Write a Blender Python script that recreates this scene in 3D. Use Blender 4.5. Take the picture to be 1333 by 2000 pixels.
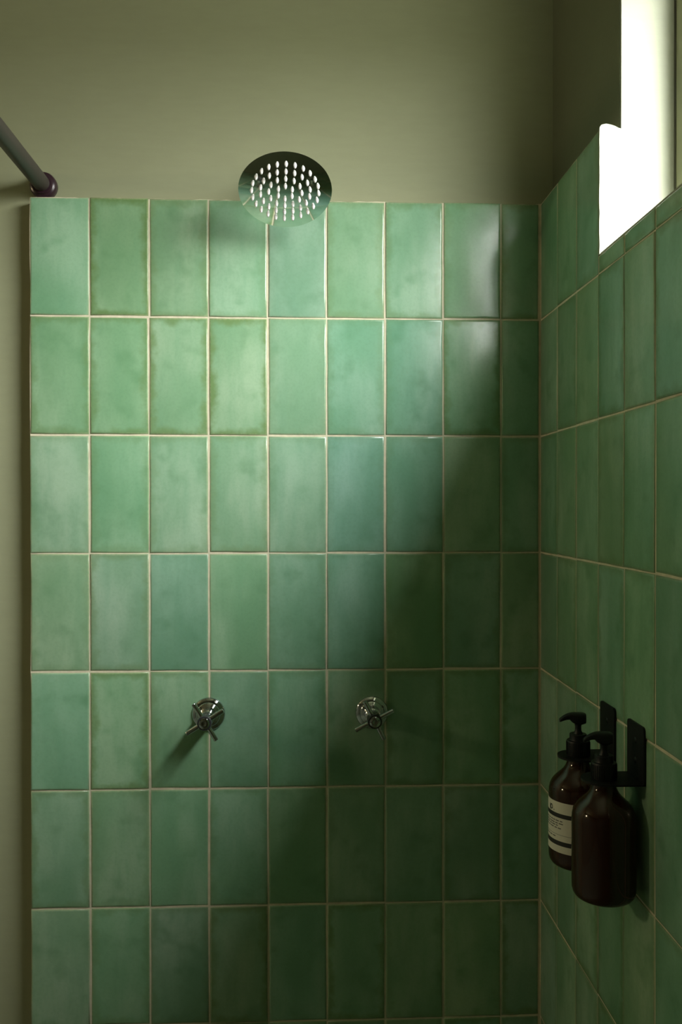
import bpy, bmesh, math, random
from mathutils import Vector, Matrix

for o in list(bpy.data.objects):
    bpy.data.objects.remove(o)
S = bpy.context.scene
COL = S.collection
PI = math.pi
rnd = random.Random(11)

# ---------------------------------------------------------------- camera
# metres: x = 0 right tiled face, y = 0 back tiled face, z = 0 floor, tiles end at z = 2.0
cam = bpy.data.cameras.new('camera')
cam.sensor_fit = 'VERTICAL'
cam.sensor_height = 36.0
cam.lens = 1743.27 / 2000.0 * 36.0
cam.clip_start = 0.02
cam_o = bpy.data.objects.new('camera', cam)
COL.objects.link(cam_o)
cam_o.location = (-0.40886, -1.52172, 1.47774)
cam_o.rotation_euler = (PI / 2 - 0.00521, 0.00055, -0.042686)
S.camera = cam_o

# ---------------------------------------------------------------- daylight and exposure
W = bpy.data.worlds.new('overcast_sky')
S.world = W
W.use_nodes = True
wn, wl = W.node_tree.nodes, W.node_tree.links
wn.clear()
w_tc = wn.new('ShaderNodeTexCoord')
w_sep = wn.new('ShaderNodeSeparateXYZ')
w_rmp = wn.new('ShaderNodeValToRGB')
w_bg = wn.new('ShaderNodeBackground')
w_out = wn.new('ShaderNodeOutputWorld')
wl.new(w_tc.outputs['Generated'], w_sep.inputs[0])
wl.new(w_sep.outputs['Z'], w_rmp.inputs[0])
# overcast dome, brightest overhead, ground below
w_rmp.color_ramp.elements[0].position = 0.0
w_rmp.color_ramp.elements[0].color = (0.07, 0.068, 0.06, 1)
w_rmp.color_ramp.elements[1].position = 1.0
w_rmp.color_ramp.elements[1].color = (1.0, 0.99, 0.97, 1)
w_e = w_rmp.color_ramp.elements.new(0.02)
w_e.color = (0.215, 0.212, 0.206, 1)
wl.new(w_rmp.outputs[0], w_bg.inputs[0])
w_bg.inputs[1].default_value = 82.0
wl.new(w_bg.outputs[0], w_out.inputs[0])

pl = bpy.data.lights.new('window_sky_portal', 'AREA')
pl.shape = 'RECTANGLE'
pl.size, pl.size_y = 0.52, 1.11
pl.cycles.is_portal = True
plo = bpy.data.objects.new('window_sky_portal', pl)
COL.objects.link(plo)
plo.location = (0.238, -0.85, 2.081)
plo.rotation_euler = (0, PI / 2, 0)

vs = S.view_settings
vs.view_transform = 'Standard'
vs.look = 'None'
vs.gamma = 1.0
vs.use_curve_mapping = False
vs.exposure = 0.0

# ---------------------------------------------------------------- materials
def new_mat(name):
    m = bpy.data.materials.new(name)
    m.use_nodes = True
    nt = m.node_tree
    b = nt.nodes['Principled BSDF']
    return m, nt, b

def math_node(nt, op, a, b=None, clamp=False):
    n = nt.nodes.new('ShaderNodeMath')
    n.operation = op
    n.use_clamp = clamp
    for i, v in enumerate((a, b)):
        if v is None:
            continue
        if isinstance(v, (int, float)):
            n.inputs[i].default_value = v
        else:
            nt.links.new(v, n.inputs[i])
    return n.outputs[0]

def smooth(nt, val, lo, hi, o0=0.0, o1=1.0):
    n = nt.nodes.new('ShaderNodeMapRange')
    n.interpolation_type = 'SMOOTHSTEP'
    nt.links.new(val, n.inputs[0])
    for i, v in zip((1, 2, 3, 4), (lo, hi, o0, o1)):
        n.inputs[i].default_value = v
    return n.outputs[0]

def mix(nt, fac, a, b, mode='MIX'):
    n = nt.nodes.new('ShaderNodeMix')
    n.data_type = 'RGBA'
    n.blend_type = mode
    n.clamp_factor = True
    for sock, v in ((n.inputs[0], fac), (n.inputs[6], a), (n.inputs[7], b)):
        if isinstance(v, (int, float)):
            sock.default_value = v
        elif isinstance(v, tuple):
            sock.default_value = v
        else:
            nt.links.new(v, sock)
    return n.outputs[2]

def noise(nt, vec, scale, detail=3.0, rough=0.55):
    n = nt.nodes.new('ShaderNodeTexNoise')
    n.inputs['Scale'].default_value = scale
    n.inputs['Detail'].default_value = detail
    n.inputs['Roughness'].default_value = rough
    nt.links.new(vec, n.inputs['Vector'])
    return n.outputs['Fac']

def scaled(nt, vec, sx, sy, sz):
    n = nt.nodes.new('ShaderNodeVectorMath')
    n.operation = 'MULTIPLY'
    nt.links.new(vec, n.inputs[0])
    n.inputs[1].default_value = (sx, sy, sz)
    return n.outputs[0]

def bump(nt, h, strength, dist, prev=None):
    n = nt.nodes.new('ShaderNodeBump')
    n.inputs['Strength'].default_value = strength
    n.inputs['Distance'].default_value = dist
    nt.links.new(h, n.inputs['Height'])
    if prev is not None:
        nt.links.new(prev, n.inputs['Normal'])
    return n.outputs[0]

def simple(name, col, rough=0.5, metal=0.0, spec=0.5, var=0.0, nscale=30.0, bmp=0.0, coat=0.0):
    m, nt, b = new_mat(name)
    b.inputs['Roughness'].default_value = rough
    b.inputs['Metallic'].default_value = metal
    b.inputs['Specular IOR Level'].default_value = spec
    b.inputs['Coat Weight'].default_value = coat
    tc = nt.nodes.new('ShaderNodeTexCoord')
    f = noise(nt, tc.outputs['Object'], nscale, 4.0)
    lo = tuple(c * (1 - var) for c in col) + (1,)
    hi = tuple(min(1, c * (1 + var)) for c in col) + (1,)
    nt.links.new(mix(nt, f, lo, hi), b.inputs['Base Color'])
    if bmp > 0:
        nt.links.new(bump(nt, f, bmp, 0.002), b.inputs['Normal'])
    return m

def tile_material():
    """hand-made cement tile: cloudy greens, pigment pooled along the rim, thin pale arris"""
    m, nt, b = new_mat('handmade_green_tile')
    L = nt.links
    tc = nt.nodes.new('ShaderNodeTexCoord')
    oi = nt.nodes.new('ShaderNodeObjectInfo')
    off = nt.nodes.new('ShaderNodeVectorMath')
    off.operation = 'MULTIPLY_ADD'
    comb = nt.nodes.new('ShaderNodeCombineXYZ')
    for i in range(3):
        L.new(oi.outputs['Random'], comb.inputs[i])
    L.new(comb.outputs[0], off.inputs[0])
    off.inputs[1].default_value = (37.0, 23.0, 61.0)
    L.new(tc.outputs['Object'], off.inputs[2])
    P = off.outputs[0]
    big = noise(nt, scaled(nt, P, 1.0, 1.0, 0.55), 10.0, 3.0, 0.45)
    streak = noise(nt, scaled(nt, P, 1.0, 1.0, 0.22), 38.0, 4.0, 0.6)
    fine = noise(nt, P, 210.0, 3.0, 0.6)
    edge_n = noise(nt, P, 34.0, 3.0, 0.6)
    blot = noise(nt, P, 21.0, 2.0, 0.5)
    sep = nt.nodes.new('ShaderNodeSeparateXYZ')
    L.new(tc.outputs['Object'], sep.inputs[0])
    ex = math_node(nt, 'SUBTRACT', 0.0488, math_node(nt, 'ABSOLUTE', sep.outputs['X']))
    ez = math_node(nt, 'SUBTRACT', 0.0988, math_node(nt, 'ABSOLUTE', sep.outputs['Z']))
    e = math_node(nt, 'MINIMUM', ex, ez)
    e2 = math_node(nt, 'ADD', e, math_node(nt, 'MULTIPLY', math_node(nt, 'SUBTRACT', edge_n, 0.5), 0.030))
    c = mix(nt, smooth(nt, big, 0.30, 0.72), (0.190, 0.350, 0.220, 1), (0.330, 0.480, 0.350, 1))
    c = mix(nt, smooth(nt, streak, 0.36, 0.78, 0.0, 0.55), c, (0.180, 0.345, 0.222, 1))
    c = mix(nt, smooth(nt, blot, 0.52, 0.85, 0.0, 0.75), c, (0.140, 0.285, 0.165, 1))
    rim = smooth(nt, e2, 0.000, 0.016, 1.0, 0.0)
    rim = math_node(nt, 'MULTIPLY', rim, oi.outputs['Alpha'])
    c = mix(nt, rim, c, (0.150, 0.250, 0.110, 1))
    arris = smooth(nt, math_node(nt, 'ADD', e, math_node(nt, 'MULTIPLY', math_node(nt, 'SUBTRACT', fine, 0.5), 0.004)), 0.0006, 0.0034, 0.55, 0.0)
    c = mix(nt, arris, c, (0.330, 0.370, 0.235, 1))
    c = mix(nt, 1.0, c, oi.outputs['Color'], 'MULTIPLY')
    c = mix(nt, smooth(nt, fine, 0.40, 0.70, 0.0, 0.10), c, (0.10, 0.20, 0.11, 1))
    L.new(c, b.inputs['Base Color'])
    b.inputs['Roughness'].default_value = 0.22
    b.inputs['Specular IOR Level'].default_value = 0.45
    n1 = bump(nt, big, 0.25, 0.005)
    n2 = bump(nt, streak, 0.05, 0.0012, n1)
    n3 = bump(nt, fine, 0.10, 0.0006, n2)
    L.new(n3, b.inputs['Normal'])
    return m

def plaster_material(name, c0, c1):
    m, nt, b = new_mat(name)
    tc = nt.nodes.new('ShaderNodeTexCoord')
    a = noise(nt, tc.outputs['Object'], 3.0, 4.0)
    s = noise(nt, scaled(nt, tc.outputs['Object'], 0.35, 1.0, 1.6), 60.0, 4.0)
    f = noise(nt, tc.outputs['Object'], 420.0, 2.0)
    c = mix(nt, a, c0 + (1,), c1 + (1,))
    c = mix(nt, smooth(nt, s, 0.3, 0.7, 0.0, 0.12), c, tuple(v * 0.8 for v in c0) + (1,))
    nt.links.new(c, b.inputs['Base Color'])
    b.inputs['Roughness'].default_value = 0.62
    b.inputs['Specular IOR Level'].default_value = 0.30
    nb = bump(nt, s, 0.15, 0.001)
    nt.links.new(bump(nt, f, 0.12, 0.0006, nb), b.inputs['Normal'])
    return m

def glass_pane_material():
    m = bpy.data.materials.new('clear_window_glass')
    m.use_nodes = True
    nt = m.node_tree
    nt.nodes.clear()
    out = nt.nodes.new('ShaderNodeOutputMaterial')
    mx = nt.nodes.new('ShaderNodeMixShader')
    tr = nt.nodes.new('ShaderNodeBsdfTransparent')
    tr.inputs[0].default_value = (0.97, 0.99, 0.97, 1)
    gl = nt.nodes.new('ShaderNodeBsdfGlossy')
    gl.inputs['Roughness'].default_value = 0.02
    fr = nt.nodes.new('ShaderNodeLayerWeight')
    fr.inputs[0].default_value = 0.5
    fac = math_node(nt, 'ADD', math_node(nt, 'MULTIPLY', math_node(nt, 'POWER', fr.outputs['Facing'], 5.0), 0.6), 0.02)
    nt.links.new(fac, mx.inputs[0])
    nt.links.new(tr.outputs[0], mx.inputs[1])
    nt.links.new(gl.outputs[0], mx.inputs[2])
    nt.links.new(mx.outputs[0], out.inputs[0])
    return m

M_TILE = tile_material()
M_PLASTER = plaster_material('sage_plaster', (0.300, 0.310, 0.195), (0.345, 0.355, 0.230))
M_WHITE = plaster_material('pale_reveal_paint', (0.30, 0.31, 0.245), (0.34, 0.35, 0.28))
M_PLASTER_SHADE = plaster_material('shade_darkened_plaster', (0.145, 0.155, 0.100), (0.170, 0.180, 0.118))  # sage plaster, shade painted into its colour; also dims bounce off unseen walls
M_CEIL = plaster_material('ceiling_paint', (0.33, 0.34, 0.23), (0.37, 0.38, 0.26))
M_GROUT = simple('cream_grout', (0.64, 0.58, 0.44), 0.9, var=0.25, nscale=70, spec=0.2, bmp=0.5)
M_FLOOR = simple('grey_green_cement_floor', (0.20, 0.24, 0.18), 0.5, var=0.2, nscale=8)
M_FRAME = simple('olive_window_paint', (0.23, 0.24, 0.14), 0.5, var=0.08)
M_SEAL = simple('dark_window_seal', (0.05, 0.05, 0.03), 0.7)
M_PANE = glass_pane_material()
M_CHROME = simple('polished_chrome', (0.56, 0.57, 0.61), 0.06, metal=1.0)
M_STEEL = simple('mirror_steel_face', (0.80, 0.82, 0.80), 0.05, metal=1.0)
M_BLACKCAP = simple('dark_chrome_cap', (0.10, 0.10, 0.11), 0.18, metal=0.7)
M_NOZZLE = simple('pale_silicone', (0.86, 0.82, 0.82), 0.45, var=0.03)
M_ROD = simple('bronze_rod', (0.050, 0.042, 0.036), 0.45, metal=0.2, var=0.15)
M_FLANGE = simple('dark_plum_flange', (0.030, 0.012, 0.020), 0.30, metal=0.1, var=0.1)
M_BLACK = simple('black_powder_coat', (0.007, 0.007, 0.007), 0.55, spec=0.3, var=0.2, nscale=200)
M_SCREW = simple('black_screw', (0.03, 0.03, 0.03), 0.35, metal=0.8)
M_PUMP = simple('black_pump_plastic', (0.007, 0.007, 0.008), 0.42, spec=0.35)
M_PAPER = simple('cream_label_paper', (0.80, 0.77, 0.67), 0.6, var=0.03)
M_INK = simple('black_label_ink', (0.020, 0.020, 0.018), 0.6)
M_GREY_INK = simple('grey_label_print', (0.16, 0.155, 0.14), 0.6)
M_BRASS = simple('aged_brass', (0.35, 0.25, 0.12), 0.35, metal=1.0)

def amber_material():
    m, nt, b = new_mat('amber_glass')
    b.inputs['Base Color'].default_value = (0.055, 0.014, 0.006, 1)
    b.inputs['Roughness'].default_value = 0.06
    b.inputs['Transmission Weight'].default_value = 0.45
    b.inputs['IOR'].default_value = 1.5
    return m
M_AMBER = amber_material()

def lamp_glass_material():
    m, nt, b = new_mat('lit_opal_globe')
    b.inputs['Base Color'].default_value = (0.9, 0.85, 0.75, 1)
    b.inputs['Emission Color'].default_value = (1.0, 0.80, 0.52, 1)
    b.inputs['Emission Strength'].default_value = 90.0
    return m
M_GLOBE = lamp_glass_material()

# ---------------------------------------------------------------- mesh helpers
def link(name, me, mat=None, parent=None):
    o = bpy.data.objects.new(name, me)
    COL.objects.link(o)
    if mat is not None and me is not None and len(me.materials) == 0:
        me.materials.append(mat)
    if parent is not None:
        o.parent = parent
    return o

def finish(bm, name, mat, parent=None, smooth_angle=None):
    bmesh.ops.recalc_face_normals(bm, faces=bm.faces)
    me = bpy.data.meshes.new(name)
    bm.to_mesh(me)
    bm.free()
    if smooth_angle is not None:
        for p in me.polygons:
            p.use_smooth = True
        me.set_sharp_from_angle(angle=math.radians(smooth_angle))
    return link(name, me, mat, parent)

def add_box(bm, lo, hi):
    vs_ = [bm.verts.new((x, y, z)) for x in (lo[0], hi[0]) for y in (lo[1], hi[1]) for z in (lo[2], hi[2])]
    for q in ((0, 1, 3, 2), (4, 6, 7, 5), (0, 4, 5, 1), (2, 3, 7, 6), (0, 2, 6, 4), (1, 5, 7, 3)):
        bm.faces.new([vs_[i] for i in q])

def boxes(name, lst, mat, parent=None, bevel=0.0):
    bm = bmesh.new()
    for lo, hi in lst:
        add_box(bm, lo, hi)
    if bevel > 0:
        bmesh.ops.bevel(bm, geom=bm.edges[:], offset=bevel, segments=2, affect='EDGES', profile=0.5)
        return finish(bm, name, mat, parent, 35)
    return finish(bm, name, mat, parent)

def add_lathe(bm, prof, seg=48, mtx=None):
    """prof = (radius, height) list turned about local z; closed at zero radii"""
    mtx = mtx or Matrix()
    rings = []
    for r, h in prof:
        if r < 1e-7:
            rings.append([bm.verts.new(mtx @ Vector((0, 0, h)))])
        else:
            rings.append([bm.verts.new(mtx @ Vector((r * math.cos(2 * PI * k / seg), r * math.sin(2 * PI * k / seg), h))) for k in range(seg)])
    for a, b in zip(rings[:-1], rings[1:]):
        for k in range(seg):
            k2 = (k + 1) % seg
            if len(a) == 1 and len(b) == 1:
                continue
            if len(a) == 1:
                bm.faces.new((a[0], b[k], b[k2]))
            elif len(b) == 1:
                bm.faces.new((a[k], a[k2], b[0]))
            else:
                bm.faces.new((a[k], a[k2], b[k2], b[k]))

def lathe(name, prof, mat, parent=None, seg=48, mtx=None, ang=40):
    bm = bmesh.new()
    add_lathe(bm, prof, seg, mtx)
    return finish(bm, name, mat, parent, ang)

def align(p, d):
    """matrix taking local +z to direction d, origin to p"""
    q = Vector((0, 0, 1)).rotation_difference(Vector(d).normalized())
    return Matrix.Translation(Vector(p)) @ q.to_matrix().to_4x4()

def tube(name, pts, rad, mat, parent=None, seg=16):
    bm = bmesh.new()
    pts = [Vector(p) for p in pts]
    rads = rad if isinstance(rad, (list, tuple)) else [rad] * len(pts)
    prev = None
    up = None
    for i, p in enumerate(pts):
        d = (pts[min(i + 1, len(pts) - 1)] - pts[max(i - 1, 0)]).normalized()
        if up is None:
            up = d.orthogonal().normalized()
        up = (up - d * up.dot(d)).normalized()
        s = d.cross(up)
        ring = [bm.verts.new(p + (up * math.cos(2 * PI * k / seg) + s * math.sin(2 * PI * k / seg)) * rads[i]) for k in range(seg)]
        if prev:
            for k in range(seg):
                bm.faces.new((prev[k], prev[(k + 1) % seg], ring[(k + 1) % seg], ring[k]))
        else:
            bm.faces.new(ring)
        prev = ring
    bm.faces.new(prev)
    return finish(bm, name, mat, parent, 50)

def prism(bm, outline, h0, h1, mtx, hole=None):
    """outline (a, b) polygon extruded between heights h0..h1; optional hole with the same point count"""
    n = len(outline)
    lo = [bm.verts.new(mtx @ Vector((a, b, h0))) for a, b in outline]
    hi = [bm.verts.new(mtx @ Vector((a, b, h1))) for a, b in outline]
    for k in range(n):
        bm.faces.new((lo[k], lo[(k + 1) % n], hi[(k + 1) % n], hi[k]))
    if hole is None:
        bm.faces.new(lo[::-1])
        bm.faces.new(hi)
    else:
        lo2 = [bm.verts.new(mtx @ Vector((a, b, h0))) for a, b in hole]
        hi2 = [bm.verts.new(mtx @ Vector((a, b, h1))) for a, b in hole]
        for k in range(n):
            j = (k + 1) % n
            bm.faces.new((lo2[k], lo2[j], hi2[j], hi2[k]))
            bm.faces.new((hi[k], hi[j], hi2[j], hi2[k]))
            bm.faces.new((lo[k], lo[j], lo2[j], lo2[k]))

def struct(o, label, cat):
    o['kind'] = 'structure'
    o['label'] = label
    o['category'] = cat
    return o

def tag(o, label, cat, group=None):
    o['label'] = label
    o['category'] = cat
    if group:
        o['group'] = group
    return o

def empty(name, loc):
    o = bpy.data.objects.new(name, None)
    COL.objects.link(o)
    o.empty_display_size = 0.05
    o.location = loc
    return o

# ---------------------------------------------------------------- room shell
XL, XR, YF, ZC = -2.80, 0.030, -3.20, 2.56
WY0, WY1, WZ0, WZ1 = -1.40, -0.300, 1.8265, 2.335     # window opening
WT = 0.236                                            # outer face of the window wall

wall_back = struct(boxes('wall_back', [((XL - .1, .030, 0), (WT, .14, ZC))], M_PLASTER),
                   'back wall, sage plaster above stacked green tiles', 'wall')
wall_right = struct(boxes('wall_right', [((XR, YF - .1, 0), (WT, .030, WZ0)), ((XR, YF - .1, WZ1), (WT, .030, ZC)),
                                         ((XR, WY1, WZ0), (WT, .030, WZ1)), ((XR, YF - .1, WZ0), (WT, WY0, WZ1))], M_PLASTER_SHADE),
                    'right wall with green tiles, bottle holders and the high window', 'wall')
struct(boxes('wall_left', [((XL - .1, YF, 0), (XL, .030, ZC))], M_PLASTER_SHADE), 'plain darkened plaster wall beyond the curtain rod', 'wall')
struct(boxes('wall_front', [((XL - .1, YF - .1, 0), (XR, YF, ZC))], M_PLASTER_SHADE), 'plain darkened plaster wall behind the viewer', 'wall')
struct(boxes('floor', [((XL - .1, YF - .1, -.08), (WT, .14, 0))], M_FLOOR), 'grey green cement shower floor', 'floor')
struct(boxes('ceiling', [((XL - .1, YF - .1, ZC), (WT, .14, ZC + .08))], M_CEIL), 'pale sage painted ceiling', 'ceiling')

# ---------------------------------------------------------------- tiles
PW, PH, GAP = 0.100, 0.200, 0.0027
X0 = -0.8683                       # left end of the tiling on the back wall
TOP = 2.000

def tile_mesh(w0, w1, h0, h1, seed):
    """slab in local x/z (origin = centre of a full tile), local -y outwards; wavy hand-cut outline"""
    r = random.Random(seed)
    nx, nz = 3, 5
    pts = []
    for k in range(nx):
        pts.append((w0 + (w1 - w0) * k / nx, h0, 0, 1))
    for k in range(nz):
        pts.append((w1, h0 + (h1 - h0) * k / nz, -1, 0))
    for k in range(nx):
        pts.append((w1 - (w1 - w0) * k / nx, h1, 0, -1))
    for k in range(nz):
        pts.append((w0, h1 - (h1 - h0) * k / nz, 1, 0))
    cx, cz = (w0 + w1) / 2, (h0 + h1) / 2
    out = []
    for a, b, sx, sz in pts:
        out.append((a + r.uniform(-.00045, .00045), b + r.uniform(-.00045, .00045)))
    hw, hh = (w1 - w0) / 2, (h1 - h0) / 2
    bm = bmesh.new()
    rings = []
    for inset, y in ((0.0, 0.0075), (0.0, 0.0010), (0.0009, 0.0003), (0.0035, 0.0)):
        fx, fz = (hw - inset) / hw, (hh - inset) / hh
        rings.append([bm.verts.new((cx + (a - cx) * fx, y, cz + (b - cz) * fz)) for a, b in out])
    n = len(out)
    for a, b in zip(rings[:-1], rings[1:]):
        for k in range(n):
            bm.faces.new((a[k], a[(k + 1) % n], b[(k + 1) % n], b[k]))
    bm.faces.new(rings[-1])
    bmesh.ops.recalc_face_normals(bm, faces=bm.faces)
    me = bpy.data.meshes.new('tile')
    bm.to_mesh(me)
    bm.free()
    # recalc on an open slab may face inwards: the front must look along -y
    if me.polygons[len(me.polygons) - 1].normal.y > 0:
        me.flip_normals()
    for p in me.polygons:
        p.use_smooth = True
    me.materials.append(M_TILE)
    return me

HW, HH = (PW - GAP) / 2, (PH - GAP) / 2
FULL = [tile_mesh(-HW, HW, -HH, HH, 100 + k) for k in range(9)]
CUT_CORNER = [tile_mesh(-HW, -PW / 2 + 0.0683 - .003, -HH, HH, 200 + k) for k in range(4)]
CUT_SILL = [tile_mesh(-HW, HW, -HH, -PH / 2 + (WZ0 - 1.8) - .0012, 300 + k) for k in range(4)]

TINT = {}
def t_(row, col, r, g, b, a):
    TINT[(row, col)] = (r, g, b, a)
# tiles whose own glaze visibly differs: (row, column) from the top left of the back wall
t_(0, 0, .93, 1.02, .95, .10); t_(0, 1, .93, .94, .80, .95); t_(0, 2, 1.03, 1.00, .92, .55)
t_(0, 3, 1.00, 1.05, 1.00, .35); t_(0, 5, 1.12, 1.08, 1.05, .45); t_(0, 6, .98, 1.04, 1.02, .60)
t_(1, 0, .92, .96, .84, .60); t_(1, 1, .96, 1.00, .88, .75); t_(1, 2, 1.05, 1.02, .95, .90)
t_(1, 3, 1.08, 1.04, .97, 1.0); t_(1, 4, 1.05, 1.03, 1.02, .25); t_(1, 5, .92, 1.03, 1.06, .35)
t_(1, 6, .84, .99, 1.04, .30); t_(2, 2, 1.03, 1.02, 1.00, .35); t_(2, 3, 1.08, 1.05, 1.03, .45)
t_(2, 4, 1.04, 1.04, 1.08, .20); t_(2, 5, .84, .97, 1.10, .25); t_(2, 6, .84, .97, 1.04, .30)
t_(3, 4, .92, 1.00, 1.04, .30); t_(3, 5, .84, .98, 1.06, .20); t_(3, 6, .82, .88, .74, .35)
t_(4, 2, .92, .98, .90, .50); t_(4, 4, .86, 1.00, .98, .40)

def place_tile(me, parent, loc, rz, tint=None):
    o = bpy.data.objects.new('tile', me)
    COL.objects.link(o)
    o.parent = parent
    o.location = loc
    o.rotation_euler = (rnd.gauss(0, .0022), rnd.gauss(0, .0018), rz + rnd.gauss(0, .0030))
    if tint is None:
        v = rnd.uniform(.91, 1.07)
        tint = (v * rnd.uniform(.90, 1.06), v, v * rnd.uniform(.90, 1.06), rnd.choice((.1, .25, .4, .55, .8)))
    o.color = tint
    return o

for row in range(10):
    for col in range(9):
        me = CUT_CORNER[row % 4] if col == 8 else FULL[(row * 5 + col * 7 + rnd.randrange(9)) % 9]
        x = X0 + (col + .5) * PW + rnd.uniform(-.0005, .0005)
        z = TOP - (row + .5) * PH + rnd.uniform(-.0007, .0007)
        place_tile(me, wall_back, (x, rnd.uniform(-.0004, .0004), z), 0, TINT.get((row, col)))
NRC = 14
for row in range(10):
    for col in range(NRC):
        y = -0.0008 - (col + .5) * PW + rnd.uniform(-.0004, .0004)
        z = TOP - (row + .5) * PH + rnd.uniform(-.0006, .0006)
        me = FULL[(row * 4 + col * 5 + rnd.randrange(9)) % 9]
        if row == 0 and 3 <= col <= 13:
            me = CUT_SILL[col % 4]
        place_tile(me, wall_right, (rnd.uniform(-.0004, .0004), y, z), -PI / 2)

# mortar beds the tiles are set in, standing 3 cm proud of the plaster
YE = -0.0008 - NRC * PW - .0015
def bed_back():
    bm = bmesh.new()
    n = 60
    r = random.Random(5)
    x0, x1 = X0 + .0013, 0.030
    top = [(x0 + (x1 - x0) * k / n, TOP - .0012 + r.uniform(-.0012, .0012)) for k in range(n + 1)]
    outline = [(x1, 0.0), (x0, 0.0)] + [(x0 + r.uniform(-.0008, .0004), TOP * k / 40) for k in range(1, 40)] + top
    prism(bm, outline, .0013, .030, Matrix(((1, 0, 0, 0), (0, 0, 1, 0), (0, 1, 0, 0), (0, 0, 0, 1))))
    return finish(bm, 'mortar_bed', M_GROUT, wall_back)
bed_back()
boxes('mortar_bed', [((.0013, YE, 0), (.030, .030, WZ0 - .001)), ((.0013, WY1, WZ0 - .001), (.030, .030, TOP - .0010))], M_GROUT, wall_right)

# ---------------------------------------------------------------- window
win = empty('window_1', (0.105, WY1, WZ0))
struct(win, 'small high window over the right tiles with bright pale reveal', 'window')
def wpart(name, lst, mat, bevel=0.0, parent=None):
    o = boxes(name, [(tuple(a - b for a, b in zip(lo, win.location)), tuple(a - b for a, b in zip(hi, win.location))) for lo, hi in lst], mat, parent or win, bevel)
    return o
XG = 0.106
# reveals: pale render, flush with the tile face where it closes the tile edge
def far_jamb():
    bm = bmesh.new()
    r = random.Random(3)
    out = [(XG, WZ0), (XG, WZ1), (.031, WZ1), (.031, TOP + .0005)]
    out += [(.0275, TOP + .0012), (.022, TOP + .0040), (.016, TOP + .0058), (.010, TOP + .0068), (.006, TOP + .0060), (.003, TOP + .0052), (.0008, TOP + .0015)]
    for k in range(1, 12):
        out.append((.0002 + r.uniform(0, .0007), TOP - (TOP - WZ0) * k / 12))
    out.append((.0004, WZ0))
    m = Matrix(((1, 0, 0, 0), (0, 0, 1, 0), (0, 1, 0, 0), (0, 0, 0, 1)))
    out = [(a - win.location.x, b - win.location.z) for a, b in out]
    prism(bm, out, -.0045, .0, m)
    return finish(bm, 'reveal', M_WHITE, win)
far_jamb()
wpart('reveal', [((.0006, WY0, WZ0), (XG, WY0 + .004, WZ1))], M_WHITE)
wpart('reveal', [((.031, WY0, WZ1 - .004), (XG, WY1, WZ1))], M_WHITE)
wpart('sill', [((.0030, WY0, WZ0), (XG, WY1, WZ0 + .003))], M_WHITE)
# frame
wpart('seal', [((XG - .001, WY1 - .010, WZ0), (XG + .004, WY1 - .004, WZ1))], M_SEAL)
FW = .034
frm = wpart('frame', [((XG, WY1 - FW, WZ0), (XG + .030, WY1 - .0005, WZ1)), ((XG, WY0, WZ0), (XG + .030, WY0 + FW, WZ1)),
                      ((XG, WY0 + FW, WZ0), (XG + .030, WY1 - FW, WZ0 + .022)), ((XG, WY0 + FW, WZ1 - FW), (XG + .030, WY1 - FW, WZ1))], M_FRAME)
wpart('pane', [((XG + .013, WY0 + FW, WZ0 + .022), (XG + .016, WY1 - FW, WZ1 - FW))], M_PANE)

# ---------------------------------------------------------------- shower head
HC = Vector((-0.4360, -0.128, 1.9700))
TILT = math.radians(60.0)
hn = Vector((0.012, -math.cos(TILT), -math.sin(TILT))).normalized()
sh = empty('overhead_shower', (-0.4355, 0.030, 2.050))
tag(sh, 'round chrome shower head with pale nozzles above the tiled wall', 'shower head')
def rel(p, o):
    return Vector(p) - o.location
HR = 0.0728
SAG = 0.0036
def face_h(r):
    return SAG * (1 - (r / HR) ** 2)
HM = Matrix.Translation(rel(HC, sh)) @ align((0, 0, 0), hn)
prof = [(HR * k / 14, face_h(HR * k / 14)) for k in range(14)]
prof[0] = (0, SAG)
prof += [(HR, .0000), (HR - .0006, -.0009), (HR - .0040, -.0026), (HR - .012, -.0050), (.030, -.0075), (.018, -.0095), (0, -.0098)]
lathe('disc', prof, M_STEEL, sh, 96, HM, 20)
nz_bm = bmesh.new()
add_lathe(nz_bm, [(0, -.0004), (.0027, -.0004), (.0027, .0008), (.0022, .0036), (.0013, .0064), (0, .0066)], 10)
noz = finish(nz_bm, 'nozzle', M_NOZZLE, None, 60)
noz_me = noz.data
bpy.data.objects.remove(noz)
for rr, cnt in ((.17, 6), (.355, 12), (.535, 18), (.717, 24)):
    for k in range(cnt):
        a = 2 * PI * k / cnt + PI / 2
        r = HR * rr
        o = link('nozzle', noz_me, None, sh)
        o.matrix_local = HM @ Matrix.Translation((r * math.cos(a), r * math.sin(a), face_h(r)))
# swivel joint and arm to the wall behind the disc
jb = rel(HC - hn * 0.020, sh)
lathe('swivel_joint', [(0, .016), (.010, .015), (.0125, .010), (.013, .002), (.0115, -.006), (.006, -.011), (0, -.012)], M_CHROME, sh, 32, align(jb, hn), 60)
arm_pts = []
p0, p1, p2 = jb - hn * .006, jb - hn * .045, Vector((0, 0, 0))
p1 = Vector((jb.x, (jb.y) * .60, 0.002))
for k in range(13):
    t = k / 12
    arm_pts.append(p0 * (1 - t) ** 2 + p1 * 2 * t * (1 - t) + p2 * t * t)
tube('arm', arm_pts, .0085, M_CHROME, sh, 20)
lathe('wall_flange', [(0, .012), (.011, .012), (.0135, .008), (.020, .0035), (.0215, 0), (0, 0)], M_CHROME, sh, 36, align((0, 0, 0), (0, -1, 0)), 40)

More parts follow.
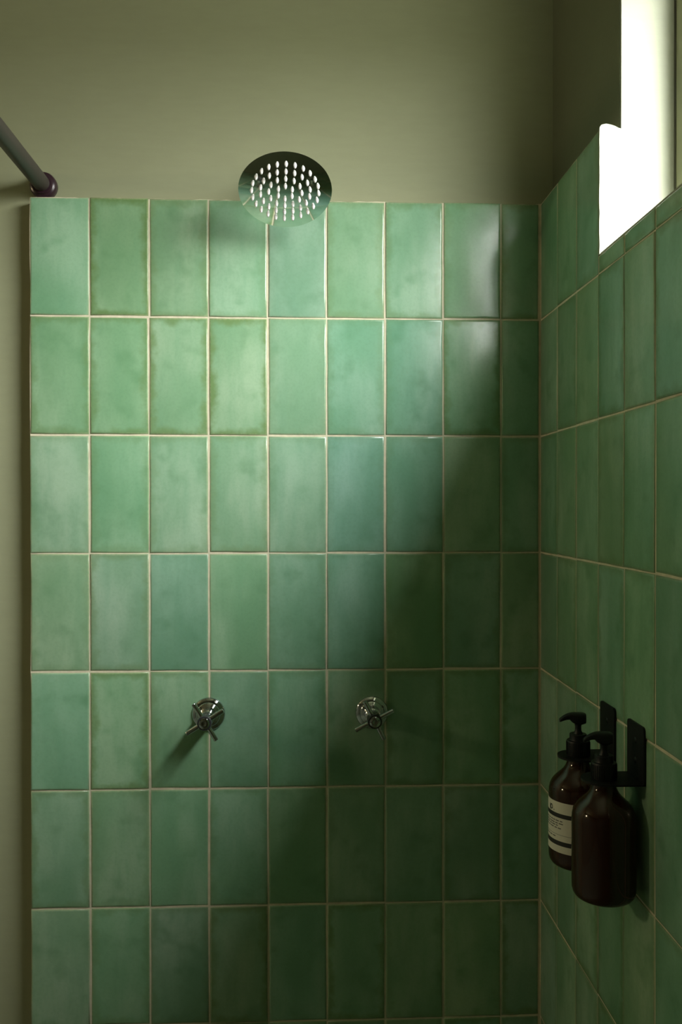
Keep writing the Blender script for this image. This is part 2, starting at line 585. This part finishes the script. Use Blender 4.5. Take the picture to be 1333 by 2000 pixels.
# ---------------------------------------------------------------- cross-handle taps
def make_tap(loc, ang, label):
    t = empty('shower_tap', loc)
    tag(t, label, 'tap', 'cross-handle shower taps on the back wall')
    m = align((0, 0, 0), (0, -1, 0))
    lathe('escutcheon', [(0, 0), (.0278, 0), (.0282, .0012), (.0278, .0030), (.0262, .0048), (.0225, .0066), (.0205, .0072), (.0200, .0082), (.0190, .0092), (.0150, .0104), (.0142, .0110), (0, .0110)], M_CHROME, t, 64, m, 35)
    lathe('sleeve', [(0, .0105), (.0142, .0105), (.0144, .0115), (.0138, .0140), (.0132, .0300), (.0120, .0312), (.0112, .0318), (.0112, .0440), (0, .0440)], M_CHROME, t, 48, m, 35)
    hub = lathe('hub', [(0, .0440), (.0105, .0440), (.0118, .0450), (.0118, .0690), (.0112, .0700), (.0092, .0702), (0, .0702)], M_BLACKCAP, t, 48, m, 35)
    lathe('cap', [(.0092, .0700), (.0088, .0712), (.0070, .0722), (.0040, .0728), (.0034, .0726), (0, .0725)], M_CHROME, hub, 40, m, 40)
    for k in range(4):
        a = ang + k * PI / 2
        d = Vector((math.cos(a), 0, math.sin(a)))
        lathe('handle_arm', [(0, .009), (.0040, .009), (.0040, .0340), (.0037, .0350), (.0030, .0354), (0, .0355)], M_CHROME, t, 24, align((0, -.0595, 0), d), 40)
    return t
make_tap((-.5690, .0000, 1.1275), math.radians(32.0), 'chrome cross-handle tap further from the pump bottles, casting a long shadow')
make_tap((-.2914, .0000, 1.1272), math.radians(27.0), 'chrome cross-handle tap nearer the pump bottles, in deep shade')

# ---------------------------------------------------------------- curtain rod
rod = empty('curtain_rod', (-.8500, .030, 2.0255))
tag(rod, 'dark bronze curtain rod fixed to the plaster beside the tiles', 'curtain rod')
tube('rod', [(0, -.004, 0), (0, -1.2, 0), (0, YF - .030 + .004, 0)], .0138, M_ROD, rod, 28)
lathe('flange', [(0, 0), (.0220, 0), (.0225, .0010), (.0225, .0120), (.0212, .0150), (.0180, .0165), (.0172, .0175), (.0168, .0215), (.0142, .0222), (0, .0222)], M_FLANGE, rod, 40, align((0, 0, 0), (0, -1, 0)), 40)
lathe('flange', [(0, 0), (.0220, 0), (.0225, .0010), (.0225, .0120), (.0212, .0150), (.0180, .0165), (.0168, .0215), (.0142, .0222), (0, .0222)], M_FLANGE, rod, 40, align((0, YF - .030, 0), (0, 1, 0)), 40)

# ---------------------------------------------------------------- bottle holders
SHZ = 1.1470                 # upper side of the holder's neck plate
BX = -0.0418                 # bottle axis
def arc(cx, cy, r, a0, a1, n):
    return [(cx + r * math.cos(a0 + (a1 - a0) * k / n), cy + r * math.sin(a0 + (a1 - a0) * k / n)) for k in range(n + 1)]
def make_holder(yc, label):
    h = empty('bottle_holder', (0, yc, SHZ))
    tag(h, label, 'bottle holder', 'black wall holders for pump bottles')
    bm = bmesh.new()
    hw, ht, rc = .0272, .0672, .0050
    out = [(hw, -.0025), (hw, ht - rc)] + arc(hw - rc, ht - rc, rc, 0, PI / 2, 5)[1:] + arc(-hw + rc, ht - rc, rc, PI / 2, PI, 5) + [(-hw, -.0025)]
    # local (a, b, h) -> (x = -h, y = a, z = b)
    prism(bm, out, .0004, .0030, Matrix(((0, 0, -1, 0), (1, 0, 0, 0), (0, 1, 0, 0), (0, 0, 0, 1))))
    plate = finish(bm, 'wall_plate', M_BLACK, h)
    for zz in (.022, .046):
        lathe('screw', [(0, .0044), (.0022, .0042), (.0040, .0031), (.0042, .0024), (0, .0024)], M_SCREW, plate, 20, align((0, 0, zz), (-1, 0, 0)), 40)
    bm = bmesh.new()
    n = 16
    hwl = hw
    ol = [(-.0004, hwl), (-.015, hwl)] + arc(BX, 0, hwl, PI / 2, 3 * PI / 2, 2 * n - 2) + [(-.015, -hwl), (-.0004, -hwl)]
    hole = []
    for a, b in ol:
        d = Vector((a - BX, b))
        d.normalize()
        hole.append((BX + d.x * .0142, d.y * .0142))
    prism(bm, ol, -.0025, 0.0, Matrix(), hole)
    finish(bm, 'neck_plate', M_BLACK, h)
    return h
YB1, YB2 = -.3465, -.4485
make_holder(YB1, 'black bracket nearer the corner, holding the labelled pump bottle')
make_holder(YB2, 'black bracket holding the front plain pump bottle')

# ---------------------------------------------------------------- pump bottles
def curved_strip(name, r0, a0, a1, z0, z1, mat, parent, th=.00025, n=None):
    """thin sheet bent round the bottle axis: a0..a1 angles, z0..z1 heights"""
    n = n or max(2, int(abs(a1 - a0) / math.radians(4)))
    bm = bmesh.new()
    rows = []
    for k in range(n + 1):
        a = a0 + (a1 - a0) * k / n
        c, s = math.cos(a), math.sin(a)
        rows.append([bm.verts.new((r * c, r * s, z)) for r, z in ((r0, z0), (r0 + th, z0), (r0 + th, z1), (r0, z1))])
    for p, q in zip(rows[:-1], rows[1:]):
        for k in range(4):
            bm.faces.new((p[k], p[(k + 1) % 4], q[(k + 1) % 4], q[k]))
    bm.faces.new(rows[0])
    bm.faces.new(rows[-1][::-1])
    return finish(bm, name, mat, parent, 40)

BR = .0384
def make_bottle(yc, label):
    b = empty('pump_bottle', (BX, yc, 1.0020))
    tag(b, label, 'soap bottle', 'amber pump bottles in wall holders')
    nk = SHZ - 1.0020
    prof = [(0, .0030), (.022, .0024), (.0280, .0004), (.0315, .0006), (.0350, .0030), (.0372, .0066), (.0382, .0110), (BR, .0160),
            (BR, .0960), (.0380, .1012), (.0368, .1060), (.0346, .1106), (.0314, .1150), (.0278, .1186), (.0242, .1218), (.0210, .1248),
            (.0184, .1280), (.0164, .1314), (.0150, .1350), (.0141, .1390), (.0137, .1424), (.0134, nk + .002), (.0134, nk + .014), (0, nk + .014)]
    lathe('glass_body', prof, M_AMBER, b, 72, None, 50)
    pump = lathe('pump_collar', [(0, nk + .0146), (.0140, nk + .0146), (.0140, nk + .0003), (.0152, nk + .0003), (.0153, nk + .0190), (.0148, nk + .0200), (.0116, nk + .0204),
                                 (.0112, nk + .0212), (.0112, nk + .0280), (.0106, nk + .0288), (0, nk + .0288)], M_PUMP, b, 48, None, 35)
    # fine grip ribs round the collar
    bm = bmesh.new()
    for k in range(36):
        a = 2 * PI * k / 36
        mt = Matrix.Rotation(a, 4, 'Z')
        n0 = len(bm.verts)
        add_box(bm, (.0151, -.00055, nk + .0020), (.0157, .00055, nk + .0180))
        bm.verts.ensure_lookup_table()
        for v in bm.verts[n0:]:
            v.co = mt @ v.co
    finish(bm, 'grip_ribs', M_PUMP, pump)
    lathe('pump_stem', [(0, nk + .0280), (.0064, nk + .0280), (.0058, nk + .0300), (.0042, nk + .0330), (.0040, nk + .0390), (.0052, nk + .0425), (0, nk + .0425)], M_PUMP, b, 28, None, 35)
    # spout: flat-topped head running out over the bottle, drooping at the tip
    bm = bmesh.new()
    secs = [(.0098, .0040, .0555, .0470), (.0086, .0078, .0562, .0425), (.0040, .0090, .0566, .0412), (-.0035, .0088, .0568, .0412), (-.0085, .0072, .0566, .0440),
            (-.0120, .0056, .0560, .0478), (-.0165, .0046, .0545, .0474), (-.0205, .0040, .0524, .0462), (-.0240, .0034, .0498, .0448), (-.0252, .0026, .0484, .0446)]
    prev = None
    for x, w, zt, zb in secs:
        zc, hh = (zt + zb) / 2, (zt - zb) / 2
        ring = []
        for k in range(16):
            a = 2 * PI * k / 16
            ca, sa = math.cos(a), math.sin(a)
            e = .62
            ring.append(bm.verts.new((x, w * math.copysign(abs(ca) ** e, ca), nk + zc + hh * math.copysign(abs(sa) ** e, sa))))
        if prev:
            for k in range(16):
                bm.faces.new((prev[k], prev[(k + 1) % 16], ring[(k + 1) % 16], ring[k]))
        else:
            bm.faces.new(ring)
        prev = ring
    bm.faces.new(prev)
    finish(bm, 'pump_spout', M_PUMP, b, 45)
    return b

b1 = make_bottle(YB1, 'amber pump bottle with cream striped label, nearer the corner')
b2 = make_bottle(YB2, 'amber pump bottle in front, plain brown glass without visible label')

# label: faces out into the shower (local -x), stripes and small print as ink on the paper
LZ0, LZ1 = .0235, .0895
A0, A1 = PI - math.radians(80), PI + math.radians(103)
lab = curved_strip('label', BR + .0001, A0, A1, LZ0, LZ1, M_PAPER, b1)
lab['label'] = 'cream paper label with two black bands'
RI = BR + .0004
def ink(nm, a0, a1, z0, z1, mat=M_INK):
    return curved_strip(nm, RI, a0, a1, z0, z1, mat, lab, .00008)
def zf(f):
    return LZ1 + (LZ0 - LZ1) * f
ink('band', A0, A1, zf(.310), zf(.225))
ink('band', A0, A1, zf(.860), zf(.770))
ink('rule', PI - math.radians(66), A1, zf(.652), zf(.645), M_GREY_INK)
# small print: word-length dashes, line by line
rt = random.Random(8)
for f, end in ((.375, 42), (.425, 45), (.470, 31), (.520, 41), (.695, 25)):
    a = -62.0
    while a < end - 3:
        wd = min(rt.uniform(5, 13), end - a)
        ink('print', PI + math.radians(a), PI + math.radians(a + wd), zf(f + .011), zf(f - .011), M_GREY_INK)
        a += wd + rt.uniform(1.8, 2.6)
# last strokes of the large wordmark, just turning into view
def glyph_ring(ac, zc, ra, rz_, w):
    bm = bmesh.new()
    n = 20
    ra_ = ra / RI
    vs4 = []
    for k in range(n):
        t = 2 * PI * k / n
        q = []
        for s in (1.0, 1.0 - w):
            a = PI + math.radians(ac) + ra_ * s * math.cos(t)
            q.append(bm.verts.new(((RI + .0001) * math.cos(a), (RI + .0001) * math.sin(a), zc + rz_ * s * math.sin(t))))
        vs4.append(q)
    for k in range(n):
        p, q = vs4[k], vs4[(k + 1) % n]
        bm.faces.new((p[0], q[0], q[1], p[1]))
    finish(bm, 'print', M_INK, lab)
glyph_ring(12, zf(.140), .0030, .0036, .42)
ink('print', PI + math.radians(5), PI + math.radians(7.5), zf(.215), zf(.090))
ink('print', PI + math.radians(19.5), PI + math.radians(21.5), zf(.192), zf(.172))

# ---------------------------------------------------------------- wall lamp of the bathroom beyond the shower
lamp = empty('wall_lamp', (XL, -.62, 1.86))
tag(lamp, 'small opal globe wall lamp on brass arm beyond the shower', 'lamp')
lathe('back_plate', [(0, 0), (.048, 0), (.050, .004), (.046, .012), (.020, .018), (0, .018)], M_BRASS, lamp, 40, align((0, 0, 0), (1, 0, 0)), 40)
tube('arm', [(.014, 0, 0), (.07, 0, .0), (.10, 0, .012), (.11, 0, .040)], .006, M_BRASS, lamp, 14)
gp = [(.075 * math.sin(PI * k / 18), -.075 * math.cos(PI * k / 18)) for k in range(19)]
gp[0] = (0, -.075); gp[-1] = (0, .075)
lathe('globe', gp, M_GLOBE, lamp, 40, Matrix.Translation((.11, 0, .110)), 80)
